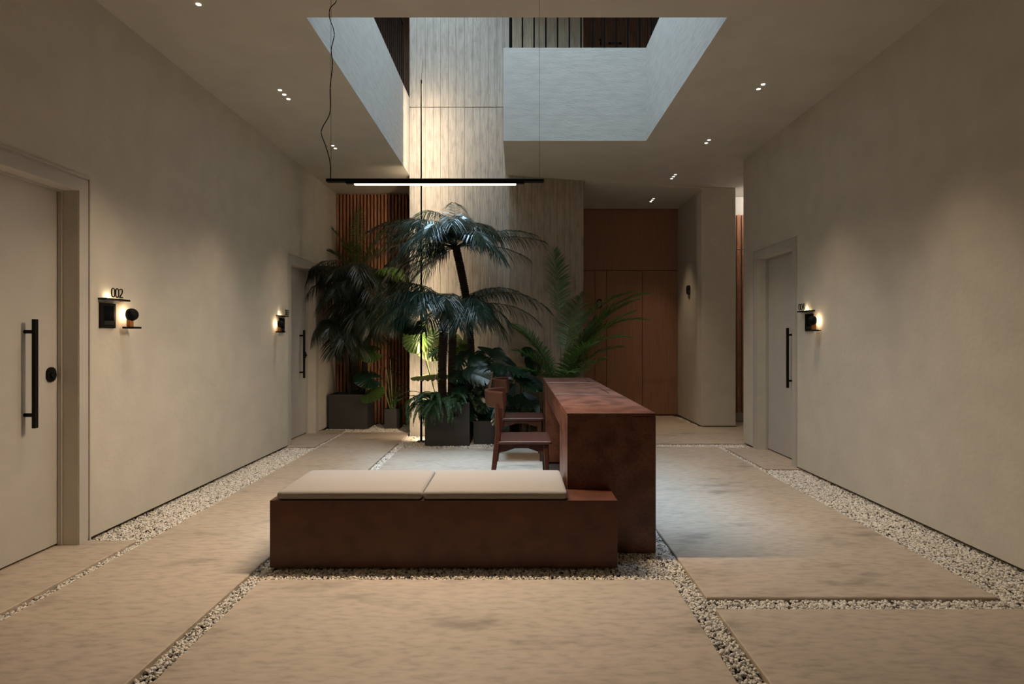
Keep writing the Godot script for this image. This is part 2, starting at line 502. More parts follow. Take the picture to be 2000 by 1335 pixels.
func back_walls() -> void:
	# column and wall cast against upright boards: each board's print is a strip of its own
	var seam := 4.34
	for a in [["wall_column", -1.415, -0.088, 8.15, 9.1, M.board_concrete, 13, "pale board-marked concrete column rising through the atrium"], ["wall_board_marked", -0.088, 0.964, 8.29, 8.9, M.old_concrete, 11, "darker board-marked concrete wall right of the column"]]:
		var o := base(a[0], V((a[1] + a[2]) / 2, 0, a[3]))
		if a[0] == "wall_board_marked":          # this wall runs back at an angle from the column's corner
			o.position.x = 0.419
			o.rotation.y = atan2(0.28, 1.014)
		structure(o, a[7])
		var w: float = a[2] - a[1]
		put("core", box_mesh(Vector3(-w / 2, -0.1, a[3] - a[4]), Vector3(w / 2, 6.1, -0.03), 0.004), a[5], o)
		var cuts := [0.0]
		for k in a[6]:
			cuts.append(cuts[-1] + rng.randf_range(0.75, 1.25))
		for k in a[6]:
			var x0: float = -w / 2 + w * cuts[k] / cuts[-1]
			var x1: float = -w / 2 + w * cuts[k + 1] / cuts[-1]
			for part in [[-0.02, seam - 0.004], [seam + 0.004, 6.1]]:
				var proud := rng.randf_range(-0.0045, 0.0)
				put("board_print", box_mesh(Vector3(x0 + 0.0008, part[0], -0.06), Vector3(x1 - 0.0006, part[1], proud), 0.002), a[5], o)
	# slatted timber wall behind the plants on the left
	var sw := base("wall_back_left", V(-2.0, 0, 9.265))
	structure(sw, "wall of upright reddish timber slats behind the plants")
	put("backing", box_mesh(Vector3(-1.0, -0.1, -0.26), Vector3(0.75, CEIL, -0.002)), M.dark_wood, sw)  # darker than the slats: the shade in the grooves is put into its colour
	var slat := box_mesh(Vector3(-0.0145, 0.0, 0.0), Vector3(0.0145, CEIL - 0.004, 0.07), 0.002)
	for k in 29:
		put("slat", slat, M.slat_wood, sw, Vector3(-0.672 + k * 0.0515, 0, 0))
	block("wall_back_return", span(-1.25, -1.15, -0.1, CEIL, 9.24, 10.4)[0], span(-1.25, -1.15, -0.1, CEIL, 9.24, 10.4)[1], M.plaster)
	# wood panelled wall in the back right
	var wp := base("wall_back_right", V(1.9, 0, 10.19))
	structure(wp, "brown wood panelled back wall with doors flush in it")
	put("backing", box_mesh(Vector3(-3.2, -0.1, -0.2), Vector3(0.9, CEIL, 0.0)), M.panel_wood, wp)
	var joints := [-3.15, -2.3, -1.45, -0.6, -0.408, 0.184, 0.772]
	for k in joints.size() - 1:
		put("panel", box_mesh(Vector3(joints[k] + 0.003, 0.02, 0.002), Vector3(joints[k + 1] - 0.003, 2.39, 0.04), 0.002), M.panel_wood, wp)
	for k in [[-3.15, -1.45], [-1.45, 0.772]]:
		put("panel", box_mesh(Vector3(k[0] + 0.003, 2.402, 0.002), Vector3(k[1] - 0.003, CEIL - 0.03, 0.04), 0.002), M.panel_wood, wp)
	block("wall_corner", span(2.67, 3.16, 0.015, CEIL, 8.84, 10.5)[0], span(2.67, 3.16, 0.015, CEIL, 8.84, 10.5)[1], M.plaster, "beige plastered wall corner beside the wood panelling")
	block("baseboard_corner", span(2.70, 3.13, -0.1, 0.015, 8.88, 10.5)[0], span(2.70, 3.13, -0.1, 0.015, 8.88, 10.5)[1], M.footing)
	# side passage on the right
	block("wall_passage_back", span(3.16, 4.9, -0.1, CEIL, 9.4, 9.6)[0], span(3.16, 4.9, -0.1, CEIL, 9.4, 9.6)[1], M.door_paint)
	block("wall_passage_front", span(3.07, 4.9, -0.1, CEIL, 7.1, 7.3)[0], span(3.07, 4.9, -0.1, CEIL, 7.1, 7.3)[1], M.plaster)
	block("wall_passage_end", span(4.7, 4.9, -0.1, CEIL, 7.3, 9.4)[0], span(4.7, 4.9, -0.1, CEIL, 7.3, 9.4)[1], M.plaster)
	var cl := base("trim_passage", V(3.95, 0, 9.4))
	structure(cl, "reddish timber slat cladding seen through the gap on the right")
	for k in 20:
		put("slat", box_mesh(Vector3(-0.73 + k * 0.075, 0.142, 0.002), Vector3(-0.73 + k * 0.075 + 0.055, 2.62, 0.03), 0.002), M.slat_wood, cl)
		put("slat", box_mesh(Vector3(-0.73 + k * 0.075, 2.63, 0.002), Vector3(-0.73 + k * 0.075 + 0.055, 3.158, 0.03), 0.002), M.slat_wood, cl)
	# floor number on the wood panelling, mostly behind the palm
	var num := text_mesh("0", 0.15, 0.008)
	var o := put("floor_number", num, M.black_metal, self, V(1.375, 1.72, 10.14))
	tag(o, "dark numeral zero on the wood panelling behind the palm", "number")
	# round wall device on the plastered corner
	var dev := base("wall_intercom", V(2.67, 2.02, 9.48), -PI / 2)
	var disc := CylinderMesh.new()
	disc.top_radius = 0.07
	disc.bottom_radius = 0.078
	disc.height = 0.03
	disc.radial_segments = 24
	var face := put("housing", disc, M.black_gloss, dev, Vector3(0, 0, 0.015))
	face.rotation.x = PI / 2
	var eye := SphereMesh.new()
	eye.radius = 0.018
	eye.height = 0.036
	put("lens", eye, M.reader_grey, dev, Vector3(0.0, -0.02, 0.028))
	tag(dev, "round black device on the plastered wall beside the wood panels", "intercom")

func text_mesh(t: String, high: float, deep: float) -> TextMesh:
	var f := SystemFont.new()
	f.font_names = PackedStringArray(["Droid Sans"])
	f.font_weight = 500
	var tm := TextMesh.new()
	tm.text = t
	tm.font = f
	tm.font_size = 64
	tm.pixel_size = high / 46.0
	tm.depth = deep
	tm.vertical_alignment = VERTICAL_ALIGNMENT_BOTTOM
	return tm

func upper_floor() -> void:
	var y0 := CEIL + 0.28
	var y1 := 6.1
	for a in [["wall_gallery_left", span(-3.0, -2.8, y0, y1, 0.5, 10.6), M.dark_wood], ["wall_gallery_right", span(2.8, 3.0, y0, y1, 0.5, 10.6), M.dark_wood], ["wall_gallery_front", span(-2.8, 2.8, y0, y1, 0.5, 0.7), M.dark_wood],
			["wall_gallery_back_left", span(-2.8, -1.415, y0, y1, 9.2, 9.4), M.dark_wood]]:
		block(a[0], a[1][0], a[1][1], a[2])
	var wood := base("wall_gallery_back", V(1.87, y0, 9.1))
	structure(wood, "dark wood boarded wall on the upper floor")
	put("backing", box_mesh(Vector3(-0.95, 0, -0.2), Vector3(0.93, y1 - y0, 0.0)), M.dark_wood, wood)
	for k in 11:
		put("board", box_mesh(Vector3(-0.935 + k * 0.168, 0.0, 0.002), Vector3(-0.935 + k * 0.168 + 0.163, y1 - y0, 0.02), 0.002), M.dark_wood, wood)
	var roof := CSGCombiner3D.new()
	roof.name = "ceiling_gallery"
	add_child(roof)
	structure(roof, "unseen roof over the upper gallery, thickened and cut to shape the daylight")
	csg_box(Vector3(-3.0, y1, -10.6), Vector3(3.0, y1 + 0.8, -0.5), M.plaster, roof)  # unseen slab, made this thick to keep sky light off the upper concrete
	csg_box(Vector3(-1.75, y1 - 0.1, -6.6), Vector3(1.75, y1 + 1.0, -3.6), M.plaster, roof, true)
	csg_box(Vector3(-1.75, y1 - 0.1, -8.15), Vector3(-0.45, y1 + 1.0, -6.5), M.plaster, roof, true)  # trimmed to set how much sky reaches the column and the wall beside it
	# balustrade of flat black bars on the parapets
	for run in [["left", Vector3(-1.49, 4.46, -4.1), Vector3(-1.49, 4.46, -8.1), 34, "black bar balustrade on the left parapet beside the column"], ["back", Vector3(-0.06, 4.46, -6.815), Vector3(1.5, 4.46, -6.815), 13, "black bar balustrade on the parapet before the upper wood wall"], ["right", Vector3(1.5, 4.46, -4.1), Vector3(1.5, 4.46, -6.7), 22, "black bar balustrade on the right parapet of the atrium"]]:
		var along: Vector3 = run[2] - run[1]
		var o := base("balustrade", run[1])
		tag(o, run[4], "balustrade", "balustrades round the atrium")
		var side := absf(along.x) > absf(along.z)
		var bar := box_mesh(Vector3(-0.009, 0, -0.004) if side else Vector3(-0.004, 0, -0.009), Vector3(0.009, 0.95, 0.004) if side else Vector3(0.004, 0.95, 0.009), 0.001)
		var post := box_mesh(Vector3(-0.017, 0, -0.012), Vector3(0.017, 0.95, 0.012), 0.001)
		for k in run[3]:
			put("post" if k == 0 else "bar", post if k == 0 else bar, M.rail_black, o, along * (float(k) / (run[3] - 1)))
		var lo := Vector3(minf(0, along.x) - 0.01, 0.95, minf(0, along.z) - 0.01)
		put("handrail", box_mesh(lo, Vector3(maxf(0, along.x) + 0.01, 0.975, maxf(0, along.z) + 0.01), 0.002), M.black_metal, o)
	var one := put("floor_number", text_mesh("1", 0.105, 0.006), M.black_metal, self, V(1.24, 5.555, 9.07))
	tag(one, "dark numeral one on the upper floor's wood wall", "number")
	# small dark lettering beside it, too blurred to read
	var mk := base("lettering", V(1.36, 5.61, 9.07))
	tag(mk, "small dark illegible lettering beside the numeral one upstairs", "lettering")
	for k in [[0.0, 0.045], [0.055, 0.012], [0.078, 0.012], [0.11, 0.03], [0.155, 0.04]]:
		put("letter", box_mesh(Vector3(k[0], 0, 0), Vector3(k[0] + k[1], 0.035, 0.005), 0.001), M.black_metal, mk)

# ------------------------------------------------------------------ doors and door signs

func doors_and_signs() -> void:
	var said := ["pale grey door with long black pull handle at left edge", "pale grey door in the left wall behind the palm fronds", "pale grey door in the right wall with black pull handle"]
	for k in DOORS.size():
		var d: Array = DOORS[k]
		var o := base("door_%d" % (k + 1), V(d[0], 0, d[1]), d[2] * PI / 2)   # local x runs along the wall, z into the room
		structure(o, said[k])
		var lf := put("leaf", box_mesh(Vector3(-0.452, 0.012, -0.163), Vector3(0.452, DOOR_TOP - 0.004, -0.123), 0.003), M.door_paint, o)
		put("casing", prism(arch(DOOR_HALF, DOOR_TOP, 0.075), 0.0, 0.007), M.door_paint, o)
		put("bead", prism(arch(DOOR_HALF + 0.088, DOOR_TOP + 0.088, 0.012), 0.0, 0.009), M.door_paint, o)
		put("jamb", prism(arch(DOOR_HALF - 0.002, DOOR_TOP - 0.002, 0.004), -0.123, 0.001), M.plaster, o)
		put("stop", prism(arch(DOOR_HALF - 0.012, DOOR_TOP - 0.012, 0.012), -0.12, -0.095), M.door_paint, o)
		var h := Node3D.new()
		h.name = "handle"
		lf.add_child(h)
		var x := 0.455 - 0.26
		put("bar", box_mesh(Vector3(x - 0.015, 0.757, -0.073), Vector3(x + 0.015, 1.382, -0.053), 0.003), M.black_metal, h)
		for y in [0.832, 1.31]:
			put("standoff", tube_mesh([Vector3(x, y, -0.123), Vector3(x, y, -0.063)], [0.011, 0.011], 10), M.black_metal, h)
		var lk := Node3D.new()
		lk.name = "lock"
		lf.add_child(lk)
		var outline := PackedVector2Array()
		for i in 24:
			var a := TAU * i / 24
			outline.append(Vector2(0.455 - 0.066 + cos(a) * 0.036, 1.053 + sin(a) * 0.036 + signf(sin(a)) * 0.009))
		put("plate", prism(outline, -0.123, -0.112), M.black_metal, lk)
		var knob := CylinderMesh.new()
		knob.top_radius = 0.014
		knob.bottom_radius = 0.017
		knob.height = 0.02
		knob.radial_segments = 20
		var kn := put("cylinder", knob, M.black_gloss, lk, Vector3(0.455 - 0.066, 1.05, -0.104))
		kn.rotation.x = PI / 2
	sign_at("002", V(WALL_L, 0, 4.045), 1.0, 1.0, 0.04)
	sign_at("003", V(WALL_L, 0, 7.05), 1.0, -1.0, 0.06)
	sign_at("004", V(WALL_R, 0, 5.785), -1.0, 1.0, -0.075)

# the number shelf, the reader under it and the small lamp beside it, on the wall beside a door
func sign_at(number: String, at: Vector3, side: float, lamp_side: float, text_x: float) -> void:
	var turn := side * PI / 2
	var where: String = {"002": "near door on the left", "003": "far door on the left", "004": "door in the right wall"}[number]
	var o := base("door_number", at + Vector3(0, 1.535, 0), turn)
	tag(o, "black numerals %s on a thin black shelf by the %s" % [number, where], "door number", "door numbers on wall shelves")
	var x0 := -0.085 if lamp_side > 0 and text_x > 0 else -0.15
	put("shelf", box_mesh(Vector3(x0, -0.012, 0.0), Vector3(x0 + 0.25, 0.0, 0.055), 0.0015), M.black_metal, o)
	for k in 3:
		put("numeral", text_mesh(number[k], 0.062, 0.004), M.black_metal, o, Vector3(text_x + (k - 1) * 0.041, -0.014, 0.045))
	put("led_strip", box_mesh(Vector3(x0 + 0.06, 0.0, 0.008), Vector3(x0 + 0.19, 0.004, 0.018), 0.001), M.led_warm, o)
	var glow_at := OmniLight3D.new()
	glow_at.name = "strip_glow"
	o.add_child(glow_at)
	glow_at.position = Vector3(x0 + 0.09, 0.012, 0.02)
	lit(glow_at, 0.005, 0.01)
	var r := base("card_reader", at + Vector3(0, 1.422, 0), turn)
	tag(r, "black framed card reader on the wall by the %s" % where, "card reader", "card readers beside the doors")
	var fr := put("frame", box_mesh(Vector3(-0.075, -0.082, 0.0), Vector3(0.075, 0.082, 0.014), 0.002), M.black_metal, r)
	put("screen", box_mesh(Vector3(-0.042, -0.032, 0.014), Vector3(0.052, 0.062, 0.0155), 0.0005), M.black_gloss, fr)
	put("strip", box_mesh(Vector3(-0.042, -0.062, 0.014), Vector3(0.052, -0.036, 0.0155), 0.0005), M.reader_grey, fr)
	var l := base("wall_lamp", at + Vector3(0, 1.435, 0), turn)
	l.position += l.basis * Vector3(lamp_side * 0.172, 0, 0)
	tag(l, "small black glowing ball wall lamp by the %s" % where, "wall lamp", "ball wall lamps beside the doors")
	var dome := begin()
	var c := Vector3(0, 0, 0.058)
	for i in 32:
		for j in 16:
			var ps := []
			for q in [[i, j], [i + 1, j], [i + 1, j + 1], [i, j + 1]]:
				var a: float = TAU * q[0] / 32.0
				var b: float = (PI * 0.66) * q[1] / 16.0
				ps.append(c + Vector3(cos(a) * sin(b), sin(a) * sin(b), cos(b)) * 0.043)
			quad(dome, ps[0], ps[1], ps[2], ps[3], (ps[0] + ps[2]) / 2 - c)
	var shade := put("shade", dome.commit(), M.black_metal, l)
	var led := CylinderMesh.new()
	led.top_radius = 0.033
	led.bottom_radius = 0.033
	led.height = 0.006
	led.radial_segments = 20
	var bulb := put("bulb", led, M.led_warm, shade, Vector3(0, 0, 0.037))
	bulb.rotation.x = PI / 2
	var ledge := put("shelf", box_mesh(Vector3(-0.045, -0.096, 0.022), Vector3(0.045, -0.083, 0.1), 0.0015), M.black_metal, l)
	put("wood_stand", box_mesh(Vector3(-0.02, -0.083, 0.035), Vector3(0.02, -0.034, 0.06), 0.001), M.lamp_wood, ledge)
	put("bracket", tube_mesh([Vector3(0.035, -0.089, 0.0), Vector3(0.035, -0.089, 0.03)], [0.004, 0.004], 8), M.black_metal, ledge)
	var ball := OmniLight3D.new()
	ball.name = "ball_glow"
	l.add_child(ball)
	ball.position = Vector3(0, 0, 0.026)
	lit(ball, 0.010, 0.01)

func lit(l: Light3D, energy: float, size: float) -> void:
	l.light_color = WARM
	l.light_energy = energy
	l.light_size = size
	l.shadow_enabled = true
	if l is OmniLight3D:
		l.omni_range = 14.0
		l.omni_attenuation = 2.0
	elif l is SpotLight3D:
		l.spot_range = 14.0
		l.spot_attenuation = 2.0

# ------------------------------------------------------------------ lamps

func lamps() -> void:
	var rows := [[-2.06, [[3.885, 3], [5.46, 3], [6.955, 2]]], [2.107, [[5.29, 2], [6.76, 2], [8.225, 3], [9.51, 3], [3.8, 3]]]]
	var nth := 0
	for row in rows:
		var side := "left" if row[0] < 0 else "right"
		for d in row[1]:
			nth += 1
			var o := base("downlight", V(row[0], CEIL, d[0]))
			if d[0] > 9.0:
				o.position.y -= 0.025
			var near: String = {3.885: "at the top edge of the photo", 5.46: "of three cells above the first door's wall", 6.955: "of two cells above the far door", 5.29: "of two cells nearest the camera", 6.76: "of two cells beside the atrium", 8.225: "of three cells beyond the right wall's end", 9.51: "before the wood panelling"}.get(d[0], "just behind the camera" if d[0] < 2.4 else "above the photo's upper edge")
			tag(o, "small recessed ceiling downlight on the %s, %s" % [side, near], "downlight", "recessed downlights")
			for k in d[1]:
				var z: float = (k - (d[1] - 1) / 2.0) * 0.1
				var cell := CylinderMesh.new()
				cell.top_radius = 0.016
				cell.bottom_radius = 0.016
				cell.height = 0.004
				cell.radial_segments = 16
				put("lamp_cell", cell, M.led_white, o, Vector3(0, -0.001, z))
			var s := SpotLight3D.new()
			s.name = "beam"
			o.add_child(s)
			s.position = Vector3(0, -0.02, 0)
			s.look_at_from_position(s.global_position, s.global_position + Vector3(signf(row[0]) * tan(deg_to_rad(3)), -1, 0), Vector3.FORWARD)
			s.spot_angle = 28.0
			s.spot_angle_attenuation = 1.0
			lit(s, DOWNLIGHT_ENERGY, 0.05)
	var p := base("ceiling_lamp", V(3.72, CEIL, 9.0))
	tag(p, "white globe ceiling lamp in the side passage on the right", "ceiling lamp")
	var globe := SphereMesh.new()
	globe.radius = 0.06
	globe.height = 0.12
	put("rose", tube_mesh([Vector3(0, 0, 0), Vector3(0, -0.02, 0)], [0.05, 0.05], 16), M.black_metal, p)
	put("lamp_globe", globe, M.led_white, p, Vector3(0, -0.078, 0))
	var sp := OmniLight3D.new()
	sp.name = "globe_light"
	p.add_child(sp)
	sp.position.y = -0.078
	lit(sp, 0.30, 0.05)
	sp.light_color = Color(1.0, 0.96, 0.92)
	# pendant bar over the bench
	var bar := base("pendant_lamp", V(-0.508, 2.2575, 3.86))
	tag(bar, "long slim black linear pendant lamp hanging over the bench", "pendant lamp")
	put("profile", box_mesh(Vector3(-0.682, -0.006, -0.02), Vector3(0.682, 0.014, 0.02), 0.003), M.black_metal, bar)
	put("tray", box_mesh(Vector3(-0.56, -0.016, -0.016), Vector3(0.56, -0.006, 0.016), 0.002), M.black_metal, bar)
	put("light_strip", box_mesh(Vector3(-0.508, -0.024, -0.012), Vector3(0.508, -0.015, 0.012), 0.003), M.led_white, bar)
	for x in [-0.655, 0.655]:
		put("suspension_wire", tube_mesh([Vector3(x, 0.014, 0), Vector3(x, CEIL - 2.2575, 0)], [0.0011, 0.0011], 6), M.steel_wire, bar)
	var cord := []
	var px := [[0.0, 0.0], [0.03, 0.0], [0.12, -0.006], [0.20, -0.028], [0.285, -0.058], [0.33, -0.048], [0.40, -0.01], [0.46, -0.002], [0.58, -0.003], [0.72, 0.012], [0.82, 0.005], [0.90, 0.022], [0.95, 0.018], [1.02, -0.006], [1.08, -0.003], [1.125, 0.035], [1.18, 0.02]]
	var cv := Curve3D.new()
	cv.bake_interval = 0.012
	for k in px.size():
		var here := Vector3(-0.655 + px[k][1], 0.014 + px[k][0] * (CEIL - 2.2575 - 0.014) / 1.18, 0.008)
		var before: Array = px[maxi(k - 1, 0)]
		var after: Array = px[mini(k + 1, px.size() - 1)]
		var tan := Vector3(after[1] - before[1], (after[0] - before[0]), 0) / 6.0
		cv.add_point(here, -tan, tan)
	for q in cv.get_baked_points():
		cord.append(q)
	var rr := []
	for q in cord:
		rr.append(0.0028)
	put("power_cord", tube_mesh(cord, rr, 6), M.black_metal, bar)
	var al := AreaLight3D.new()
	al.name = "pendant_light"
	bar.add_child(al)
	al.position = Vector3(0, -0.027, 0)
	al.rotation.x = -PI / 2
	al.area_size = Vector2(1.0, 0.022)
	al.light_color = Color(1.0, 0.89, 0.75)
	al.light_energy = PENDANT_ENERGY
	al.shadow_enabled = true
	# upright bar lamp before the column: dark back to the room, light on the concrete
	var up := base("column_lamp", V(-1.18, GRAVEL, 7.65))
	tag(up, "tall slender dark upright lamp lighting the concrete column", "floor lamp")
	put("post", taper(Vector3(0, 0, 0.006), Vector3(0, 4.5, 0.003), 0.013, 0.007), M.rail_black, up)
	put("light_strip", box_mesh(Vector3(-0.008, 0.06, -0.009), Vector3(0.008, 4.46, -0.004), 0.001), M.led_warm, up)
	put("foot", box_mesh(Vector3(-0.05, 0.0, -0.05), Vector3(0.05, 0.012, 0.05), 0.002), M.black_metal, up)
	put("top_wire", tube_mesh([Vector3(0, 4.5, 0), Vector3(-0.055, 4.97, -0.495)], [0.002, 0.002], 6), M.black_metal, up)
	var ul := AreaLight3D.new()
	ul.name = "column_light"
	up.add_child(ul)
	ul.position = Vector3(0.002, 2.26, -0.0125)
	ul.rotation.y = deg_to_rad(-2)
	ul.area_size = Vector2(0.014, 4.36)
	ul.light_color = Color(1.0, 0.89, 0.75)
	ul.light_energy = COLUMN_LAMP_ENERGY
	ul.shadow_enabled = true

# ------------------------------------------------------------------ furniture

func desk() -> void:
	var o := base("desk", V(0.57, GRAVEL, 5.34))
	tag(o, "long reddish brown leather covered desk with block ends", "desk")
	var h := 0.826 - GRAVEL
	var x0 := -0.265
	var x1 := 0.266
	var zf := 1.666                     # front end, nearest the camera
	var zb := -1.671
	put("end_block", box_mesh(Vector3(x0, 0, zf - 0.63), Vector3(x1, h - 0.022, zf), 0.003), M.desk_leather, o)
	put("end_block", box_mesh(Vector3(x0, 0, zb), Vector3(x1, h - 0.022, zb + 0.63), 0.003), M.desk_leather, o)
	var seams := [zf, 5.34 - 4.933, 5.34 - 6.232, zb]
	for k in 3:
		var top := put("top_panel", box_mesh(Vector3(x0, h - 0.022, seams[k + 1] + 0.0015), Vector3(x1, h, seams[k] - 0.0015), 0.003), M.desk_leather, o)
		if k > 0:
			var z: Array = [[0.36, -0.25], [-0.95, -1.45]][k - 1]
			put("cable_slot", box_mesh(Vector3(x1 - 0.085, h - 0.001, z[1]), Vector3(x1 - 0.077, h + 0.0012, z[0]), 0.0005), M.black_metal, top)
			put("cable_slot", box_mesh(Vector3(x1 - 0.14, h - 0.001, z[0] - 0.008), Vector3(x1 - 0.085, h + 0.0012, z[0]), 0.0005), M.black_metal, top)
	for z in [[zf - 0.632, 0.407], [0.404, -0.40], [-0.403, zb + 0.632]]:
		put("drawer", box_mesh(Vector3(x0 + 0.004, h - 0.17, z[1] + 0.002), Vector3(x0 + 0.024, h - 0.028, z[0] - 0.002), 0.002), M.desk_leather, o)
	put("drawer_case", box_mesh(Vector3(x0 + 0.025, h - 0.168, zb + 0.63), Vector3(x1 - 0.03, h - 0.022, zf - 0.63), 0.002), M.desk_leather, o)
	put("modesty_panel", box_mesh(Vector3(x1 - 0.029, 0.0, zb + 0.63), Vector3(x1 - 0.004, h - 0.022, zf - 0.63), 0.002), M.desk_leather, o)

func bench() -> void:
	var o := base("bench", V(-0.40, GRAVEL, 3.72))
	tag(o, "long low dark brown leather block bench fitted round the desk", "bench")
	var pts := PackedVector2Array([Vector2(-0.968, -0.306), Vector2(0.963, -0.306), Vector2(0.963, -0.052), Vector2(0.698, -0.052), Vector2(0.698, 0.31), Vector2(-0.968, 0.31)])
	var h := 0.371 - GRAVEL
	var body := put("body", prism(pts, 0.012, h), M.bench_leather, o)
	body.rotation.x = -PI / 2
	var foot := PackedVector2Array()
	for p in [Vector2(-0.93, -0.27), Vector2(0.92, -0.27), Vector2(0.92, -0.09), Vector2(0.66, -0.09), Vector2(0.66, 0.27), Vector2(-0.93, 0.27)]:
		foot.append(p)
	var plinth := put("plinth", prism(foot, 0.0, 0.012), M.black_metal, o)
	plinth.rotation.x = -PI / 2
	for k in [[-1.335, -0.523, "long beige linen seat cushion on the left half of the bench"], [-0.519, 0.285, "long beige linen seat cushion on the bench half beside the desk"]]:
		var c := base("seat_cushion", V((k[0] + k[1]) / 2, 0.371, 3.705))
		tag(c, k[2], "cushion", "cushions on the bench")
		var w: float = k[1] - k[0]
		var pad := put("pad", soft_box(Vector3(w, 0.048, 0.575), 0.02, 0.008, 22), M.cushion_linen, c, Vector3(0, 0.0245, 0))
		var loop := []
		var rad := []
		for i in 65:
			var a := TAU * i / 64.0
			var e := Vector2(cos(a), sin(a))
			e = Vector2(signf(e.x) * pow(absf(e.x), 0.12), signf(e.y) * pow(absf(e.y), 0.12))
			loop.append(Vector3(e.x * (w / 2 - 0.004), 0.036 + 0.0015 * sin(i * 1.7), e.y * 0.2835))
			rad.append(0.003)
		put("piping", tube_mesh(loop, rad, 5), M.cushion_linen, pad, Vector3(0, -0.0245, 0))

func soft_box(size: Vector3, r: float, puff: float, n: int) -> ArrayMesh:
	var st := begin()
	st.set_smooth_group(0)
	var h := size / 2
	for axis in 3:
		var u := (axis + 1) % 3
		var v := (axis + 2) % 3
		for s in [-1.0, 1.0]:
			for i in n:
				for j in n:
					var ps := []
					for q in [[i, j], [i + 1, j], [i + 1, j + 1], [i, j + 1]]:
						var p := Vector3.ZERO
						p[axis] = s * h[axis]
						p[u] = h[u] * ease_grid(q[0], n)
						p[v] = h[v] * ease_grid(q[1], n)
						var inner := p.clamp(-h + Vector3.ONE * r, h - Vector3.ONE * r)
						p = inner + (p - inner).normalized() * r
						if p.y > 0:
							p.y += puff * (1 - pow(p.x / h.x, 4)) * (1 - pow(p.z / h.z, 4))
						ps.append(p)
					var out := Vector3.ZERO
					out[axis] = s
					var order := [0, 1, 2, 0, 2, 3]
					if (ps[1] - ps[0]).cross(ps[2] - ps[0]).dot(out) > 0:
						order = [0, 2, 1, 0, 3, 2]
					for k in order:
						st.add_vertex(ps[k])
	st.index()
	st.generate_normals()
	return st.commit()

func ease_grid(i: int, n: int) -> float:   # closer lines near the edges
	var t := 2.0 * i / n - 1.0
	return signf(t) * (1.0 - pow(1.0 - absf(t), 1.8))

func chairs() -> void:
	var first := make_chair()
	first.position = V(0.068, 0, 5.16)
	tag(first, "dark brown wooden chair with curved low back nearest the bench", "chair", "wooden chairs along the desk")
	var second := first.duplicate()
	second.name = numbered("wooden_chair")
	add_child(second)
	second.position = V(0.075, 0, 6.605)
	tag(second, "dark brown wooden chair farther along the desk, before the plants", "chair", "wooden chairs along the desk")

func make_chair() -> Node3D:
	var o := base("wooden_chair", Vector3.ZERO)     # faces +x
	put("seat", soft_box(Vector3(0.44, 0.028, 0.50), 0.012, 0.0, 10), M.chair_wood, o, Vector3(0, 0.436, 0))
	for s in [-1.0, 1.0]:
		put("leg", taper(Vector3(0.185, 0.0, s * 0.225), Vector3(0.172, 0.422, s * 0.205), 0.014, 0.021), M.chair_wood, o)
		var st := begin()
		var line := [Vector3(-0.275, 0.0, s * 0.232), Vector3(-0.225, 0.40, s * 0.222), Vector3(-0.212, 0.50, s * 0.222), Vector3(-0.222, 0.745, s * 0.222)]
		for k in 3:
			add_taper(st, line[k], line[k + 1], [0.015, 0.023, 0.023, 0.017][k], [0.015, 0.023, 0.023, 0.017][k + 1])
		put("leg", st.commit(), M.chair_wood, o)
		var rail := PackedVector2Array([Vector2(-0.215, 0.423), Vector2(0.165, 0.423), Vector2(0.165, 0.355), Vector2(0.11, 0.36), Vector2(0.03, 0.388), Vector2(-0.08, 0.388), Vector2(-0.16, 0.36), Vector2(-0.218, 0.352)])
		put("side_rail", prism(rail, s * 0.205 - 0.009, s * 0.205 + 0.009), M.chair_wood, o)
	put("front_rail", box_mesh(Vector3(0.165, 0.365, -0.19), Vector3(0.183, 0.423, 0.19), 0.002), M.chair_wood, o)
	put("back_rail", box_mesh(Vector3(-0.225, 0.365, -0.2), Vector3(-0.207, 0.423, 0.2), 0.002), M.chair_wood, o)
	# the back rest: one bent board
	var st := begin()
	st.set_smooth_group(0)
	var n := 18
	var rows := []
	for i in n + 1:
		var t := 2.0 * i / n - 1.0
		var z := t * 0.262
		var x := -0.305 + 0.15 * pow(absf(t), 2.2)
		var slope := 0.15 * 2.2 * pow(absf(t), 1.2) * signf(t) / 0.262
		var nor := Vector3(-1, 0, slope).normalized()
		var ring := []
		for q in [[0.712, -1], [0.718, -1.25], [0.835, -1.25], [0.845, -0.6], [0.845, 0.6], [0.837, 1.0], [0.716, 1.0], [0.710, 0.6]]:
			ring.append(Vector3(x + (q[0] - 0.71) * -0.12, q[0], z) + nor * (-q[1]) * 0.012)
		rows.append(ring)
	for i in n:
		for k in 8:
			var l := (k + 1) % 8
			var mid: Vector3 = (rows[i][0] + rows[i][3] + rows[i][5]) / 3
			quad(st, rows[i][k], rows[i][l], rows[i + 1][l], rows[i + 1][k], (rows[i][k] + rows[i][l]) / 2 - mid)
	for e in [0, n]:
		for k in range(1, 7):
			tri(st, rows[e][0], rows[e][k], rows[e][k + 1], Vector3(0, 0, -1 if e == 0 else 1))
	put("backrest", st.commit(), M.chair_wood, o)
	return o

